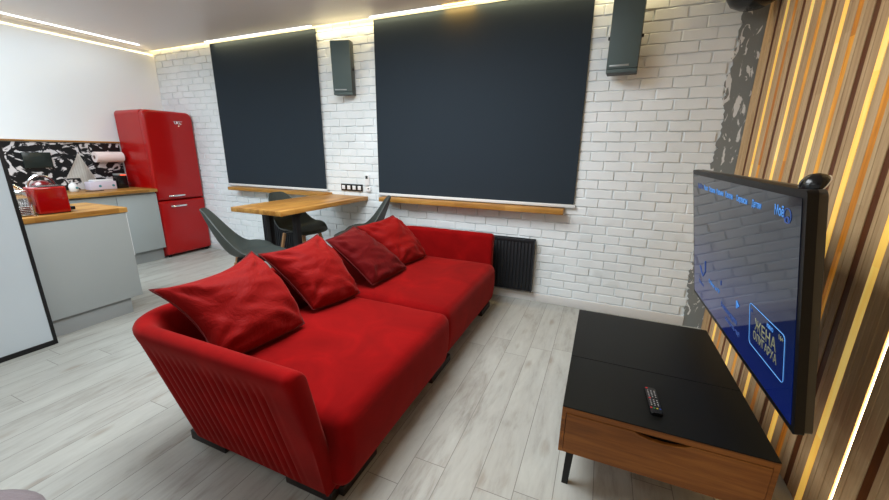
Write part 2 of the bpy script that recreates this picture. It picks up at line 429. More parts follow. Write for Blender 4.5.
# ------------------------------------------------------------------ radiators
def radiator(x0, x1, label):
    r = thing('radiator', label, 'radiator', ((x0+x1)/2, 3.39, .1), 'black panel radiators under the sills')
    bm = B()
    n = int((x1-x0-.02)/.033)
    box(bm, x0+.006, x1-.006, 3.345, 3.385, .115, .605)
    for i in range(n):
        c = x0+.02+(x1-x0-.04)*(i+.5)/n
        box(bm, c-.011, c+.011, 3.334, 3.347, .135, .59, .005, 2)
    obj('panel', bm, 'radiator_black', r)
    bx('side_cover', (x1-.006, x1, 3.332, 3.405, .11, .612), 'radiator_black', r)
    bx('side_cover', (x0, x0+.006, 3.332, 3.405, .11, .612), 'radiator_black', r)
    bm = B(); box(bm, x0, x1, 3.332, 3.340, .605, .622); box(bm, x0, x1, 3.397, 3.405, .605, .622)
    k = int((x1-x0)/.02)
    for i in range(k): box(bm, x0+.004+i*(x1-x0-.01)/k, x0+.009+i*(x1-x0-.01)/k, 3.34, 3.397, .608, .618)
    obj('top_grille', bm, 'radiator_black', r, smooth=None)
    for xx in (x0+.12, x1-.12): bx('wall_bracket', (xx-.015, xx+.015, 3.385, YB-.012, .2, .5), 'black_metal', r)
    return r
radiator(-1.31, -.512, 'black panel radiator beyond the far arm of the sofa')
radiator(-3.96, -3.36, 'black panel radiator behind the dining table under narrow blind')

# ------------------------------------------------------------------ sockets and remote on wall
s = thing('socket_plate', 'black four-gang plate with white sockets above the table end', 'wall socket', (-2.6, 3.41, 1.0))
bx('plate', (-2.735, -2.448, 3.402, YB-.008, .962, 1.040), 'black_gloss', s, bev=.003)
for i in range(4):
    cx = -2.70+i*.071+.0
    cx = -2.735+.0359+i*.0718
    bx('socket_insert', (cx-.021, cx+.021, 3.397, 3.404, .979, 1.023), 'plastic_white', s, bev=.003)
s = thing('wall_remote', 'white handset with dark display in its wall holder right of the sockets', 'remote control', (-2.375, 3.40, 1.1))
bx('handset', (-2.40, -2.352, 3.392, YB-.008, 1.035, 1.150), 'plastic_white', s, bev=.006, seg=3)
bx('display', (-2.391, -2.361, 3.390, 3.394, 1.105, 1.138), 'panel_green', s, bev=.001)
bx('cradle', (-2.395, -2.335, 3.388, YB-.008, .965, 1.020), 'plastic_white', s, bev=.008, seg=3)
bx('cradle_button', (-2.362, -2.348, 3.384, 3.389, .995, 1.008), 'black_gloss', s, bev=.001)

# ------------------------------------------------------------------ speakers
def speaker(cx, cy, z0, z1, w, d, yaw, tilt, label):
    r = thing('wall_speaker', label, 'speaker', (cx, cy+d/2, (z0+z1)/2), 'grey box speakers on the brick wall')
    M = Matrix.Translation((cx, cy, (z0+z1)/2)) @ Matrix.Rotation(R(yaw), 4, 'Z') @ Matrix.Rotation(R(tilt), 4, 'X')
    h = z1-z0
    def part(nm, dims, mm, bev=.004):
        bm = B(); box(bm, *dims, bev=bev, seg=2); bmesh.ops.transform(bm, matrix=M, verts=bm.verts); return obj(nm, bm, mm, r)
    part('cabinet', (-w/2, w/2, -d/2+.012, d/2, -h/2, h/2), 'speaker_dark', .006)
    part('grille', (-w/2+.002, w/2-.002, -d/2, -d/2+.014, -h/2+.028, h/2-.002), 'speaker_grey', .005)
    part('lower_trim', (-w/2+.002, w/2-.002, -d/2+.001, -d/2+.014, -h/2+.001, -h/2+.026), 'speaker_grey', .004)
    part('badge', (-w/2+.02, w/2-.06, -d/2-.002, -d/2+.001, -h/2+.042, -h/2+.055), 'badge_silver', .001)
    for sx in (-1, 1):
        bm = B(); lathe(bm, [(.012, 0), (.012, .01), (.009, .014)], (0, 0, 0), 16, 'x')
        if sx < 0: bmesh.ops.scale(bm, vec=(-1, 1, 1), verts=bm.verts)
        bmesh.ops.translate(bm, verts=bm.verts, vec=(sx*w/2, 0, -h*.02)); bmesh.ops.transform(bm, matrix=M, verts=bm.verts)
        obj('bracket_knob', bm, 'black_metal', r)
    bm = B(); box(bm, cx-.03, cx+.03, cy+d*.3, YB-.006, (z0+z1)/2-.05, (z0+z1)/2+.05); obj('wall_bracket', bm, 'black_metal', r)
speaker(-2.556, 3.32, 1.955, 2.455, .205, .10, 15, 3, 'grey box speaker on the brick between the two blinds')
speaker(.036, 3.27, 1.985, 2.50, .21, .16, -3, 2, 'grey box speaker high on the brick right of the wide blind')

# black dome device top right
d_ = thing('ceiling_device', 'rounded black device high in the corner where brick wall meets slats', 'wall device', (.745, 3.2, 2.415))
bm = B(); lathe(bm, [(.02, -.105), (.07, -.1), (.115, -.075), (.14, -.035), (.148, 0), (.14, .05), (.1, .1), (.03, .12)], (.745, 3.2, 2.415), 40); obj('housing', bm, 'black_gloss', d_, smooth=60)
bm = B(); lathe(bm, [(.146, .001), (.151, .004), (.151, .010), (.146, .013)], (.745, 3.2, 2.415), 40); obj('seam_ring', bm, 'speaker_dark', d_)
bm = B(); tube(bm, [(.745, 3.2, 2.48), (.745, 3.2, ZC-.002)], .02); obj('mount_stem', bm, 'black_metal', d_)

# ------------------------------------------------------------------ SOFA
SB, SY0, SY1, SXF, ZT = -1.715, .935, 3.12, -.888, .685
sofa = thing('sofa', 'long red velvet sofa with channel-quilted arm and two seat cushions', 'sofa', (-1.3, 2.0, 0))
def path(t):
    """centre line of shell at height fraction t: list of (pos, outward normal, arc)"""
    xb = SB-.12*t; y0 = SY0-.155*t; y1 = SY1+.06*t; xf = SXF; rc = .06+.12*t
    pts = []
    NA, NC, NBk = 70, 26, 160
    for i in range(NA): pts.append((Vector((xf+(xb+rc-xf)*i/NA, y0, 0)), Vector((0, -1, 0))))
    for i in range(NC):
        a = R(270-90*i/NC); pts.append((Vector((xb+rc+rc*math.cos(a), y0+rc+rc*math.sin(a), 0)), Vector((math.cos(a), math.sin(a), 0))))
    for i in range(NBk): pts.append((Vector((xb, y0+rc+(y1-y0-2*rc)*i/NBk, 0)), Vector((-1, 0, 0))))
    for i in range(NC):
        a = R(180-90*i/NC); pts.append((Vector((xb+rc+rc*math.cos(a), y1-rc+rc*math.sin(a), 0)), Vector((math.cos(a), math.sin(a), 0))))
    for i in range(NA+1): pts.append((Vector((xb+rc+(xf-xb-rc)*i/NA, y1, 0)), Vector((0, 1, 0))))
    return pts
prof = []   # (offset outward, z, quilt weight)
for i in range(14):
    z = .05+(.60-.05)*i/13; prof.append((.040, z, 1 if 0 < i < 13 else 0))
prof += [(.042, .625, 0)]
for i in range(9):
    a = PI*i/8; prof.append((.042*math.cos(a), .648+.037*math.sin(a), 0))
prof += [(-.042, .55, 0), (-.042, .40, 0), (-.042, .22, 0), (-.04, .06, 0)]
paths = {}
bm = B(); rings = []
npts = len(path(0))
pcache = {}
for o_, z, q in prof:
    t_ = (z-.05)/(ZT-.05); key = round(t_, 4)
    if key not in pcache: pcache[key] = path(t_)
arc = 0
for i in range(npts):
    ring = []
    if i: arc += (pcache[0.0][i][0]-pcache[0.0][i-1][0]).length
    endf = min(1, max(0, (arc-.08)/.03))
    for o_, z, q in prof:
        p, n_ = pcache[round((z-.05)/(ZT-.05), 4)][i]
        dsp = 0
        if q: dsp = -.011*(1-abs(math.sin(PI*arc/.044)))**1.6*endf + .002
        ring.append(p+n_*(o_+dsp)+Vector((0, 0, z)))
    rings.append(ring)
def endring(r, dx, sc):
    c = sum(r, Vector())/len(r); return [Vector((p.x+dx, c.y+(p.y-c.y)*(1-(1-sc)*.55), c.z+(p.z-c.z)*(1-(1-sc)*.12))) for p in r]
r0, r1 = rings[0], rings[-1]
full = [endring(r0, .028, .35), endring(r0, .024, .7), endring(r0, .012, .93)]+rings+[endring(r1, .012, .93), endring(r1, .024, .7), endring(r1, .028, .35)]
loft(bm, full)
obj('arm_and_back_shell', bm, 'red_velvet', sofa, smooth=50)
def cushion(name, x0, x1, y0, y1, z0, z1, rb, parent, lean=0.0):
    bm = B(); nx, ny = 26, 26
    def sup(a): return math.copysign(abs(math.sin(a))**.001, math.sin(a))
    box(bm, x0, x1, y0, y1, z0, z1, bev=rb, seg=6)
    bmesh.ops.subdivide_edges(bm, edges=[e for e in bm.edges if e.calc_length() > .12], cuts=10, use_grid_fill=True)
    for v in bm.verts:
        u_ = (v.co.x-x0)/(x1-x0); w_ = (v.co.y-y0)/(y1-y0); h_ = (v.co.z-z0)/(z1-z0)
        cr = max(0, (1-(2*u_-1)**2))*max(0, (1-(2*w_-1)**2))
        v.co.z += .022*cr**.5*max(0, h_)
        v.co.x += .016*math.sin(PI*h_)*max(0, u_-.5)*2 - lean*(1-h_)*max(0, u_-.4)
        v.co.z += .004*noise.noise(v.co*5)*max(0, h_)
        v.co.x += .005*noise.noise(v.co*6+Vector((3, 1, 2)))*max(0, u_-.5)
    return obj(name, bm, 'red_velvet', parent, smooth=70)
cushion('seat_cushion', -1.70, -.782, .905, 1.955, .075, .425, .055, sofa, .03)
cushion('seat_cushion', -1.70, -.805, 1.960, 3.095, .075, .425, .055, sofa, .03)
bm = B(); box(bm, -1.70, -.86, .93, 3.08, .045, .14, .01); obj('base_frame', bm, 'red_velvet', sofa)
for dims in ((-1.745, -1.50, .905, .975), (-1.12, -.87, .905, .96), (-.97, -.845, .95, 1.2), (-.97, -.835, 1.80, 2.10), (-.97, -.845, 2.86, 3.10), (-1.75, -1.55, 3.05, 3.12)):
    bx('foot', (*dims, 0, .05), 'plinth_black', sofa, bev=.004)
bm = B(); lathe(bm, [(.014, 0), (.016, .002), (.016, .005), (.012, .007)], (-.797, .99, .155), 20, 'x'); o = obj('badge', bm, 'badge_silver', sofa); o['label'] = 'small round grey badge'

# pillows
def pillow(BL, BR, TR, TL, T, m, label, seed, kt=.02, kr=.03, kl=.03):
    BL, BR, TR, TL = map(Vector, (BL, BR, TR, TL))
    nrm = ((BR-BL).cross(TL-BL)).normalized()
    c = (BL+BR+TR+TL)/4
    root = thing('throw_pillow', label, 'cushion', (c.x, c.y, min(BL.z, BR.z)), 'red scatter cushions on the sofa')
    N = 34; bm = B(); front = {}; back = {}
    def edge(u, v):
        p = (BL*(1-u)+BR*u)*(1-v)+(TL*(1-u)+TR*u)*v
        # pinch edge midpoints toward the centre
        k = .012
        pu = (1-(2*u-1)**2)*(abs(2*v-1))**3; pv = (1-(2*v-1)**2)*(abs(2*u-1))**3
        up = (TL+TR-BL-BR)/2; rt = (BR+TR-BL-TL)/2
        p = p - up*kt*(4*u*(1-u))*v**3 + rt*kr*(4*v*(1-v))*u**3 + rt*kl*(4*v*(1-v))*(1-u)**3 - up*.02*(4*u*(1-u))*(1-v)**3
        return p
    sd = Vector((seed*3.1, seed*1.7, seed*.9))
    for i in range(N+1):
        for j in range(N+1):
            u, v = i/N, j/N
            th = T/2*1.08*(max(0, (1-(2*u-1)**2)*(1-(2*v-1)**2)))**.46
            p = edge(u, v)
            q = Vector((u*2.2, v*2.2, 0))+sd
            # creases: radiate from the corners
            du, dv = (u if u < .5 else 1-u), (v if v < .5 else 1-v)
            ang = math.atan2(dv, du+1e-6); rr_ = math.hypot(du, dv)
            cr = .014*math.sin(ang*9+seed*2+3*noise.noise(q*1.5))*math.exp(-((rr_-.22)/.16)**2)
            wr = .018*noise.noise(q*1.6)+.010*noise.noise(Vector((q.x*2.2+q.y*1.5, q.y*5.0, q.z)))+cr
            s_ = min(1, th/(T/2)*1.6)
            sag = -.012*(1-v)*0
            bnd = (i in (0, N)) or (j in (0, N))
            f = bm.verts.new(p+nrm*(th+wr*s_+sag)) if not bnd else bm.verts.new(p)
            front[i, j] = f
            back[i, j] = f if bnd else bm.verts.new(p-nrm*(th*.8))
    for i in range(N):
        for j in range(N):
            bm.faces.new((front[i, j], front[i+1, j], front[i+1, j+1], front[i, j+1]))
            bm.faces.new((back[i, j], back[i, j+1], back[i+1, j+1], back[i+1, j]))
    ring = [edge(i/N, 0) for i in range(N)]+[edge(1, i/N) for i in range(N)]+[edge(1-i/N, 1) for i in range(N)]+[edge(0, 1-i/N) for i in range(N)]
    obj('cover', bm, m, root, smooth=180)
    bm = B(); tube(bm, ring+[ring[0]], .0045, 6); obj('piping', bm, 'piping_red', root, smooth=180)
    return root
pillow((-1.50, .93, .47), (-1.435, 1.40, .47), (-1.76, 1.385, .85), (-1.80, .885, .79), .25, 'red_satin', 'bright red cushion in the near corner of the sofa', 1, .12, .05, .10)
pillow((-1.52, 1.56, .47), (-1.455, 1.94, .455), (-1.80, 1.95, .83), (-1.80, 1.46, .81), .21, 'red_satin', 'bright red cushion second from the near arm, middle of the backrest', 2, .07, .04, .05)
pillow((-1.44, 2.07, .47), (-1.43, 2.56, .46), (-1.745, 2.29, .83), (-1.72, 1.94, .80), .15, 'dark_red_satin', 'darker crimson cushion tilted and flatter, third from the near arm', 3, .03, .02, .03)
pillow((-1.50, 2.56, .47), (-1.445, 2.97, .46), (-1.745, 2.88, .83), (-1.82, 2.42, .80), .18, 'red_satin', 'bright red cushion closest to the far arm and window', 4, .04, .02, .03)

# ------------------------------------------------------------------ TV stand
st = thing('tv_stand', 'low media table with black top and rustic oak drawer front below the television', 'TV stand', (.3, 1.86, 0))
x0, x1, y0, y1 = -.045, .652, 1.347, 2.373
bm = B(); box(bm, x0, x1, y0+.001, 1.760, .4155, .420, .001, 1); box(bm, x0, x1, 1.763, y1, .4155, .420, .001, 1); obj('top_panel', bm, 'stand_black', st)
bm = B()
box(bm, x0, x0+.016, y0, y1, .205, .4155); box(bm, x1-.016, x1, y0, y1, .205, .4155)
box(bm, x0+.0162, x1-.0162, y0+.0005, y1-.02, .2055, .2205); box(bm, x0+.0162, x1-.0162, y1-.016, y1-.0005, .2055, .406)
box(bm, x0+.0162, x1-.0162, y0+.0005, y0+.03, .392, .415); box(bm, x0+.016, x1-.016, y0+.3, y0+.31, .22, .4)
obj('carcass', bm, 'stand_oak', st, smooth=None)
# drawer front with a finger notch at the top centre
bm = B()
fx0, fx1, fz0, fz1 = x0+.018, x1-.018, .222, .389
pts = [(fx0, fz0), (fx1, fz0), (fx1, fz1)]
for i in range(13):
    s_ = i/12; xx = .40-s_*.18; pts.append((xx, fz1-.020*math.sin(PI*s_)**.55 if 0 < s_ < 1 else fz1))
pts.append((fx0, fz1))
prism(bm, pts, (Vector((0, 0, 0)), Vector((1, 0, 0)), Vector((0, 0, 1)), Vector((0, 1, 0))), y0-.002, y0+.016)
dr = obj('drawer_front', bm, 'stand_oak', st, smooth=None)
bx('notch_recess', (.20, .42, y0+.02, y0+.028, .35, .392), 'stand_black', dr, bev=0)
for sx, sy in ((x0+.05, y0+.08), (x1-.05, y0+.08), (x0+.05, y1-.06), (x1-.05, y1-.06)):
    cx, cy = (x0+x1)/2, (y0+y1)/2
    ox = .018 if sx > cx else -.010; oy = .02 if sy > cy else -.02
    bm = B()
    h = .016
    loft(bm, [[Vector((sx+ox+a*h*.8, sy+oy+b*h*.8, 0)) for a, b in ((1, 1), (-1, 1), (-1, -1), (1, -1))], [Vector((sx+a*h, sy+b*h, .205)) for a, b in ((1, 1), (-1, 1), (-1, -1), (1, -1))]])
    obj('leg', bm, 'black_metal', st, smooth=None)
# remote
rm = thing('remote_control', 'black television remote with small coloured keys lying on the black table', 'remote control', (.291, 1.516, .42))
A_ = Vector((.296, 1.433, 0)); Bq = Vector((.286, 1.602, 0)); ax = (Bq-A_).normalized(); sd_ = Vector((ax.y, -ax.x, 0)); ctr = (A_+Bq)/2+Vector((0, 0, .4205))
bm = B(); prism(bm, rrect(.043, .172, .008), (ctr, sd_, ax, Vector((0, 0, 1))), 0, .015); 
bmesh.ops.bevel(bm, geom=[e for e in bm.edges if all(v.co.z > ctr.z+.014 for v in e.verts)], offset=.003, segments=2, affect='EDGES')
obj('body', bm, 'black_gloss', rm, smooth=60)
def keys(nm, lst, m, w=.006, h=.004):
    bm = B()
    for a, b in lst: prism(bm, [(a-w/2, b-h/2), (a+w/2, b-h/2), (a+w/2, b+h/2), (a-w/2, b+h/2)], (ctr, sd_, ax, Vector((0, 0, 1))), .0145, .0165)
    return obj(nm, bm, m, rm, smooth=None)
keys('number_keys', [(x, y) for y in (.06, .05, .04, .03, .018, -.004, -.016, -.028, -.038) for x in (-.012, 0, .012)], 'key_white', .004, .0025)
keys('power_key', [(-.014, .076)], 'key_red', .008, .006); keys('red_key', [(-.016, -.058)], 'key_red', .007, .006); keys('home_key', [(-.012, .007)], 'key_red', .007, .006)
keys('green_key', [(-.006, -.058)], 'key_green'); keys('yellow_key', [(.005, -.058)], 'key_yellow'); keys('blue_key', [(.015, -.058)], 'key_blue')

# ------------------------------------------------------------------ TELEVISION
tc_ = Vector((.5538, 1.9318, .945)); tu = Vector((.019, -1, -.004)).normalized(); tv = Vector((-.166, -.007, .986)); tv = (tv-tu*tv.dot(tu)).normalized(); tn = tu.cross(tv)
F = (tc_, tu, tv, tn)
tvr = thing('television', 'large tilted flat television on the slatted wall showing a blue menu', 'television', tuple(tc_))
W_, H_ = 1.30, .752
bm = B(); prism(bm, rrect(W_, H_, .012), F, -.024, 0); 
obj('bezel', bm, 'tv_bezel', tvr, smooth=30)
bm = B(); prism(bm, rrect(W_-.004, H_-.004, .02), F, -.044, -.022); prism(bm, rrect(W_*.6, H_*.5, .06, cy=-.05), F, -.07, -.042)
obj('rear_housing', bm, 'tv_back', tvr, smooth=30)
bm = B(); sw_, sh_ = 1.256, .706
prism(bm, [(-sw_/2-.0, -sh_/2), (sw_/2, -sh_/2), (sw_/2, sh_/2), (-sw_/2, sh_/2)], F, 0, .002)
scr = obj('screen', bm, 'tv_screen', tvr, smooth=None)
bm = B(); q1 = tc_-tn*.09; tube(bm, [q1+tv*.1, Vector((.80, 2.04, 1.06)), Vector((SLX-.012, 2.06, 1.06))], .022); tube(bm, [q1-tv*.12, Vector((.80, 2.04, .92)), Vector((SLX-.012, 2.06, .92))], .022)
box(bm, SLX-.016, SLX-.001, 2.02, 2.16, .9, 1.08); obj('wall_mount', bm, 'black_metal', tvr)
# on-screen writing
dg = None
def text(s, x, y, size, m, parent, wd=None, bold=0.0, nm='screen_text'):
    cu = bpy.data.curves.new('t', 'FONT'); cu.body = s; cu.size = size; cu.offset = bold
    o = bpy.data.objects.new('t', cu); C.objects.link(o)
    bpy.context.view_layer.update()
    me = bpy.data.meshes.new_from_object(o.evaluated_get(bpy.context.evaluated_depsgraph_get()))
    bpy.data.objects.remove(o)
    bm = B(); bm.from_mesh(me)
    if not bm.verts: bm.free(); return
    xs = [v.co.x for v in bm.verts]; sc = 1 if not wd else wd/max(1e-6, max(xs)-min(xs)); mn = min(xs)
    for v in bm.verts:
        a, b = (v.co.x-mn)*sc+x, v.co.y+y
        v.co = tc_+tu*a+tv*b+tn*.0026
    r = bmesh.ops.extrude_face_region(bm, geom=list(bm.faces)); bmesh.ops.translate(bm, verts=[v for v in r['geom'] if isinstance(v, bmesh.types.BMVert)], vec=tn*.0004)
    return obj(nm, bm, m, parent, smooth=None)
for s_, x_, w_ in (('Ещё', -.520, .05), ('Все', -.455, .04), ('Кино', -.390, .07), ('Сериалы', -.295, .105), ('Фильмы', -.170, .105), ('Каналы', -.035, .095), ('Сервисы', .105, .12), ('Детям', .270, .085)):
    text(s_, x_, .285, .034, 'screen_text_blue' if x_ > -.44 else 'screen_text_dim', scr, w_, .0008, 'menu_word')
text('Моё', .462, .285, .044, 'screen_text_blue', scr, .065, .001, 'menu_word')
def stroke(nm, pts, r, m, closed=False, parent=None):
    P_ = [tc_+tu*a+tv*b+tn*.003 for a, b in pts]
    if closed: P_.append(P_[0])
    bm = B(); tube(bm, P_, r, 6); return obj(nm, bm, m, parent or scr)
stroke('avatar_ring', [(.55+.022*math.cos(a), .293+.022*math.sin(a)) for a in [2*PI*i/20 for i in range(20)]], .0012, 'screen_text_dim', True)
stroke('avatar_shape', [(.538, .272), (.541, .286), (.55, .290), (.559, .286), (.562, .272)], .002, 'screen_text_dim')
card = [(a+.424, b-.166) for a, b in rrect(.292, .166, .016)]
cd = stroke('card_outline', card, .0010, 'screen_line_cyan', True)
text('ЖЕНА', .330, -.170, .062, 'screen_title_gold', scr, .180, .0006, 'card_title')
text('ОЛИГАРХА', .318, -.212, .046, 'screen_title_gold', scr, .200, .0004, 'card_title')
text('кино', .435, -.112, .026, 'screen_text_blue', scr, .05, .0006, 'card_caption')
text('16+', .528, -.112, .024, 'screen_title_gold', scr, .032, .0006, 'card_caption')
text('п', .290, -.115, .022, 'screen_text_dim', scr, .014, .0006, 'card_caption')
stroke('menu_fragment', [(-.478, -.155), (-.452, -.185), (-.42, -.20), (-.372, -.16), (-.369, -.10)], .003, 'screen_text_dim')
text('Сейчас на ТВ', -.30, -.197, .03, 'screen_text_blue', scr, .19, .0005, 'menu_word')
text('Фильмы', -.51, -.262, .026, 'screen_text_dim', scr, .10, .0005, 'menu_word')
text('Рекомендуем', -.085, -.245, .036, 'screen_text_dim', scr, .22, .0008, 'menu_word')
text('смотреть ещё', -.02, -.285, .028, 'screen_text_dim', scr, .19, .0005, 'menu_word')
stroke('menu_fragment', [(-.09, -.142), (-.086, -.118)], .002, 'screen_text_dim')
stroke('play_icon', [(.135, -.165), (.135, -.135), (.155, -.150)], .003, 'screen_text_blue', True)
# black puck with pale rim behind the top corner
pk = B()
fr = (tc_+tu*.590+tv*.378-tn*.040)
dome_n = (Vector((-.75, -.05, .5))).normalized(); a1 = dome_n.orthogonal().normalized(); a2 = dome_n.cross(a1)
prof_ = [(.001, .034), (.018, .031), (.030, .021), (.036, .008), (.037, 0), (.033, -.006), (.01, -.009)]
rings = [[fr+(a1*math.cos(2*PI*k/28)+a2*math.sin(2*PI*k/28))*r_*(1)+dome_n*h_ for k in range(28)] for r_, h_ in prof_]
loft(pk, rings)
pu = obj('webcam_puck', pk, 'black_gloss', tvr, smooth=60)
pk = B(); tube(pk, [fr+(a1*math.cos(2*PI*k/32)+a2*math.sin(2*PI*k/32))*.0375-dome_n*.003 for k in range(33)], .0018, 8); obj('rim', pk, 'rim_beige', pu)
pk = B(); tube(pk, [fr-dome_n*.01, tc_+tu*.59+tv*.35-tn*.03], .008, 8); obj('clip', pk, 'black_metal', pu)

# ------------------------------------------------------------------ dining table
tb = thing('dining_table', 'narrow oak-topped table butting against the brick wall on black legs', 'table', (-2.67, 2.8, 0))
bx('tabletop', (-2.965, -2.38, 2.185, YB-.018, .872, .913), 'oak_top', tb, bev=.003)
for xx in (-2.765, -2.445):
    bx('leg', (xx-.025, xx+.025, 2.38, 2.43, .04, .872), 'black_metal', tb, bev=.003)
bx('foot_bar', (-2.85, -2.40, 2.35, 2.44, 0, .04), 'black_metal', tb, bev=.003)
bx('top_bar', (-2.85, -2.40, 2.36, 2.43, .852, .872), 'black_metal', tb, bev=.002)

# shell chairs (counter height)
def sm(x): x = max(0, min(1, x)); return x*x*(3-2*x)
def chair():
    r = thing('shell_chair', 'x', 'chair', (0, 0, 0), 'grey shell chairs with wooden legs at the table')
    SZ = .60
    bm = B(); NT_, NS = 64, 14; grid = []
    for j in range(NS+1):
        s_ = j/NS; ring = []
        for i in range(NT_):
            th = 2*PI*i/NT_; a = abs(((th+PI) % (2*PI))-PI)  # 0 front .. PI back
            rx = .25+.04*sm((a-1.2)/1.9); ry = .27-.012*sm((a-1.9)/1.1)
            hgt = -.012 + .055*sm((a-.5)/1.0)+.325*sm((a-1.65)/1.2)
            rim = max(.0, (s_-.42)/.58)
            rad = s_**.8
            x = math.cos(th)*rx*rad; y = math.sin(th)*ry*rad
            if a > PI/2: x -= .03*sm((a-PI/2)/1.2)*rim
            z = hgt*rim**1.55
            if a < .9: z = -.02*sm((s_-.8)/.2)+.0
            wgt = sm((.9-a)/.35+.5)
            z = hgt*rim**1.55*(1-wgt)+(-.02*sm((s_-.8)/.2))*wgt
            z -= .012*math.exp(-(s_/.45)**2)
            ring.append(Vector((x, y, SZ+z)))
        grid.append(ring)
    cv = bm.verts.new((0, 0, SZ-.012)); rv = [[bm.verts.new(p) for p in ring] for ring in grid[1:]]
    for i in range(NT_): bm.faces.new((cv, rv[0][i], rv[0][(i+1) % NT_]))
    for A, Bv in zip(rv, rv[1:]):
        for i in range(NT_): bm.faces.new((A[i], Bv[i], Bv[(i+1) % NT_], A[(i+1) % NT_]))
    bmesh.ops.recalc_face_normals(bm, faces=bm.faces)
    bmesh.ops.solidify(bm, geom=list(bm.faces), thickness=.008)
    obj('seat_shell', bm, 'shell_grey', r, smooth=60, local=True)
    bm = B(); box(bm, -.12, .12, -.12, .12, SZ-.05, SZ-.03, .004)
    obj('under_frame', bm, 'black_metal', r, local=True)
    for sx in (-1, 1):
        for sy in (-1, 1):
            bm = B(); tube(bm, [(sx*.12, sy*.12, SZ-.035), (sx*.215, sy*.215, .0)], [.018, .011], 12); obj('leg', bm, 'chair_beech', r, local=True)
    bm = B(); 
    for k in range(4):
        c0 = [(1, 1), (-1, 1), (-1, -1), (1, -1)][k]; c1 = [(1, 1), (-1, 1), (-1, -1), (1, -1)][(k+1) % 4]
        tube(bm, [(c0[0]*.18, c0[1]*.18, .22), (c1[0]*.18, c1[1]*.18, .22)], .006, 8)
    obj('foot_rail', bm, 'black_metal', r, local=True)
    return r
ch = chair()
spots = [(-2.515, 2.00, 50, 'grey shell chair at the free end of the table, beside the sofa back'),
         (-2.86, 2.88, 4, 'grey shell chair tucked beneath the table, seen behind the black legs'),
         (-2.18, 2.96, 214, 'grey shell chair right of the table, peeking over the red cushions')]
prev = None
for i, (x, y, a, lb) in enumerate(spots):
    o = ch if i == 0 else dup(ch)
    o.location = (x, y, 0); o.rotation_euler = (0, 0, R(a)); o['label'] = lb

# ------------------------------------------------------------------ FRIDGE
fr_ = thing('fridge', 'tall glossy red retro fridge freezer with chrome handles in the corner', 'fridge', (-5.45, 3.10, 0))
FX, FY0, FY1, FH = -5.125, 2.812, 3.408, 1.852
def rbox_yz(bm, x0, x1, y0, y1, z0, z1, rt, rb, bevel=.012):
    pts = []
    for (cy, cz, a0, r) in ((y1-rt, z1-rt, 0, rt), (y0+rt, z1-rt, 90, rt), (y0+rb, z0+rb, 180, rb), (y1-rb, z0+rb, 270, rb)):
        for k in range(9): a = R(a0+90*k/8); pts.append((cy+r*math.cos(a), cz+r*math.sin(a)))
    n = len(pts); cy, cz = (y0+y1)/2, (z0+z1)/2
    def ring(x, ins): return [Vector((x, y+(ins if y < cy else -ins), z+(ins if z < cz else -ins))) for y, z in pts]
    rings = [ring(x0, 0), ring(x1-bevel, 0)]
    for k in range(1, 5): a = PI/2*k/4; rings.append(ring(x1-bevel+bevel*math.sin(a), bevel*(1-math.cos(a))))
    loft(bm, rings)
bm = B(); rbox_yz(bm, XL+.03, FX-.075, FY0, FY1, .02, FH, .05, .01, .004); obj('cabinet_body', bm, 'fridge_red', fr_, smooth=40)
bm = B(); rbox_yz(bm, FX-.078, FX-.07, FY0+.006, FY1-.006, .03, FH-.01, .04, .01, .001); obj('door_gasket', bm, 'dark_gap', fr_, smooth=40)
bm = B(); rbox_yz(bm, FX-.068, FX, FY0, FY1, .754, FH, .07, .012, .032); du = obj('upper_door', bm, 'fridge_red', fr_, smooth=60)
bm = B(); rbox_yz(bm, FX-.068, FX, FY0, FY1, .035, .744, .012, .03, .032); dl = obj('lower_door', bm, 'fridge_red', fr_, smooth=60)
for par, zz in ((du, .807), (dl, .674)):
    bm = B()
    tube(bm, [(FX-.005, 2.945, zz), (FX+.03, 2.945, zz), (FX+.04, 2.96, zz), (FX+.04, 3.11, zz), (FX+.03, 3.125, zz), (FX-.005, 3.125, zz)], .013, 12)
    obj('handle', bm, 'chrome', par)
bm = B()
def scr_(pts, r=.0035): tube(bm, [(FX+.003, 3.165+a, 1.70+b) for a, b in pts], r, 6)
scr_([(0, .03), (.004, .005), (.018, 0), (.026, .02), (.028, .028)]); scr_([(.05, .024), (.038, .026), (.034, .01), (.046, .004), (.052, .02), (.05, -.02), (.036, -.026)])
scr_([(.06, .026), (.064, .006), (.076, .006), (.082, .026), (.080, -.006)]); scr_([(-.012, .034), (.1, .036)], .002)
obj('script_badge', bm, 'chrome', du)
for yy in (FY0+.05, FY1-.05):
    bm = B(); lathe(bm, [(.018, 0), (.018, .03)], (FX-.06, yy, 0), 14); obj('foot', bm, 'black_metal', fr_)
for yy in (FY0+.05, FY1-.05):
    bm = B(); lathe(bm, [(.018, 0), (.018, .03)], (XL+.1, yy, 0), 14); obj('foot', bm, 'black_metal', fr_)

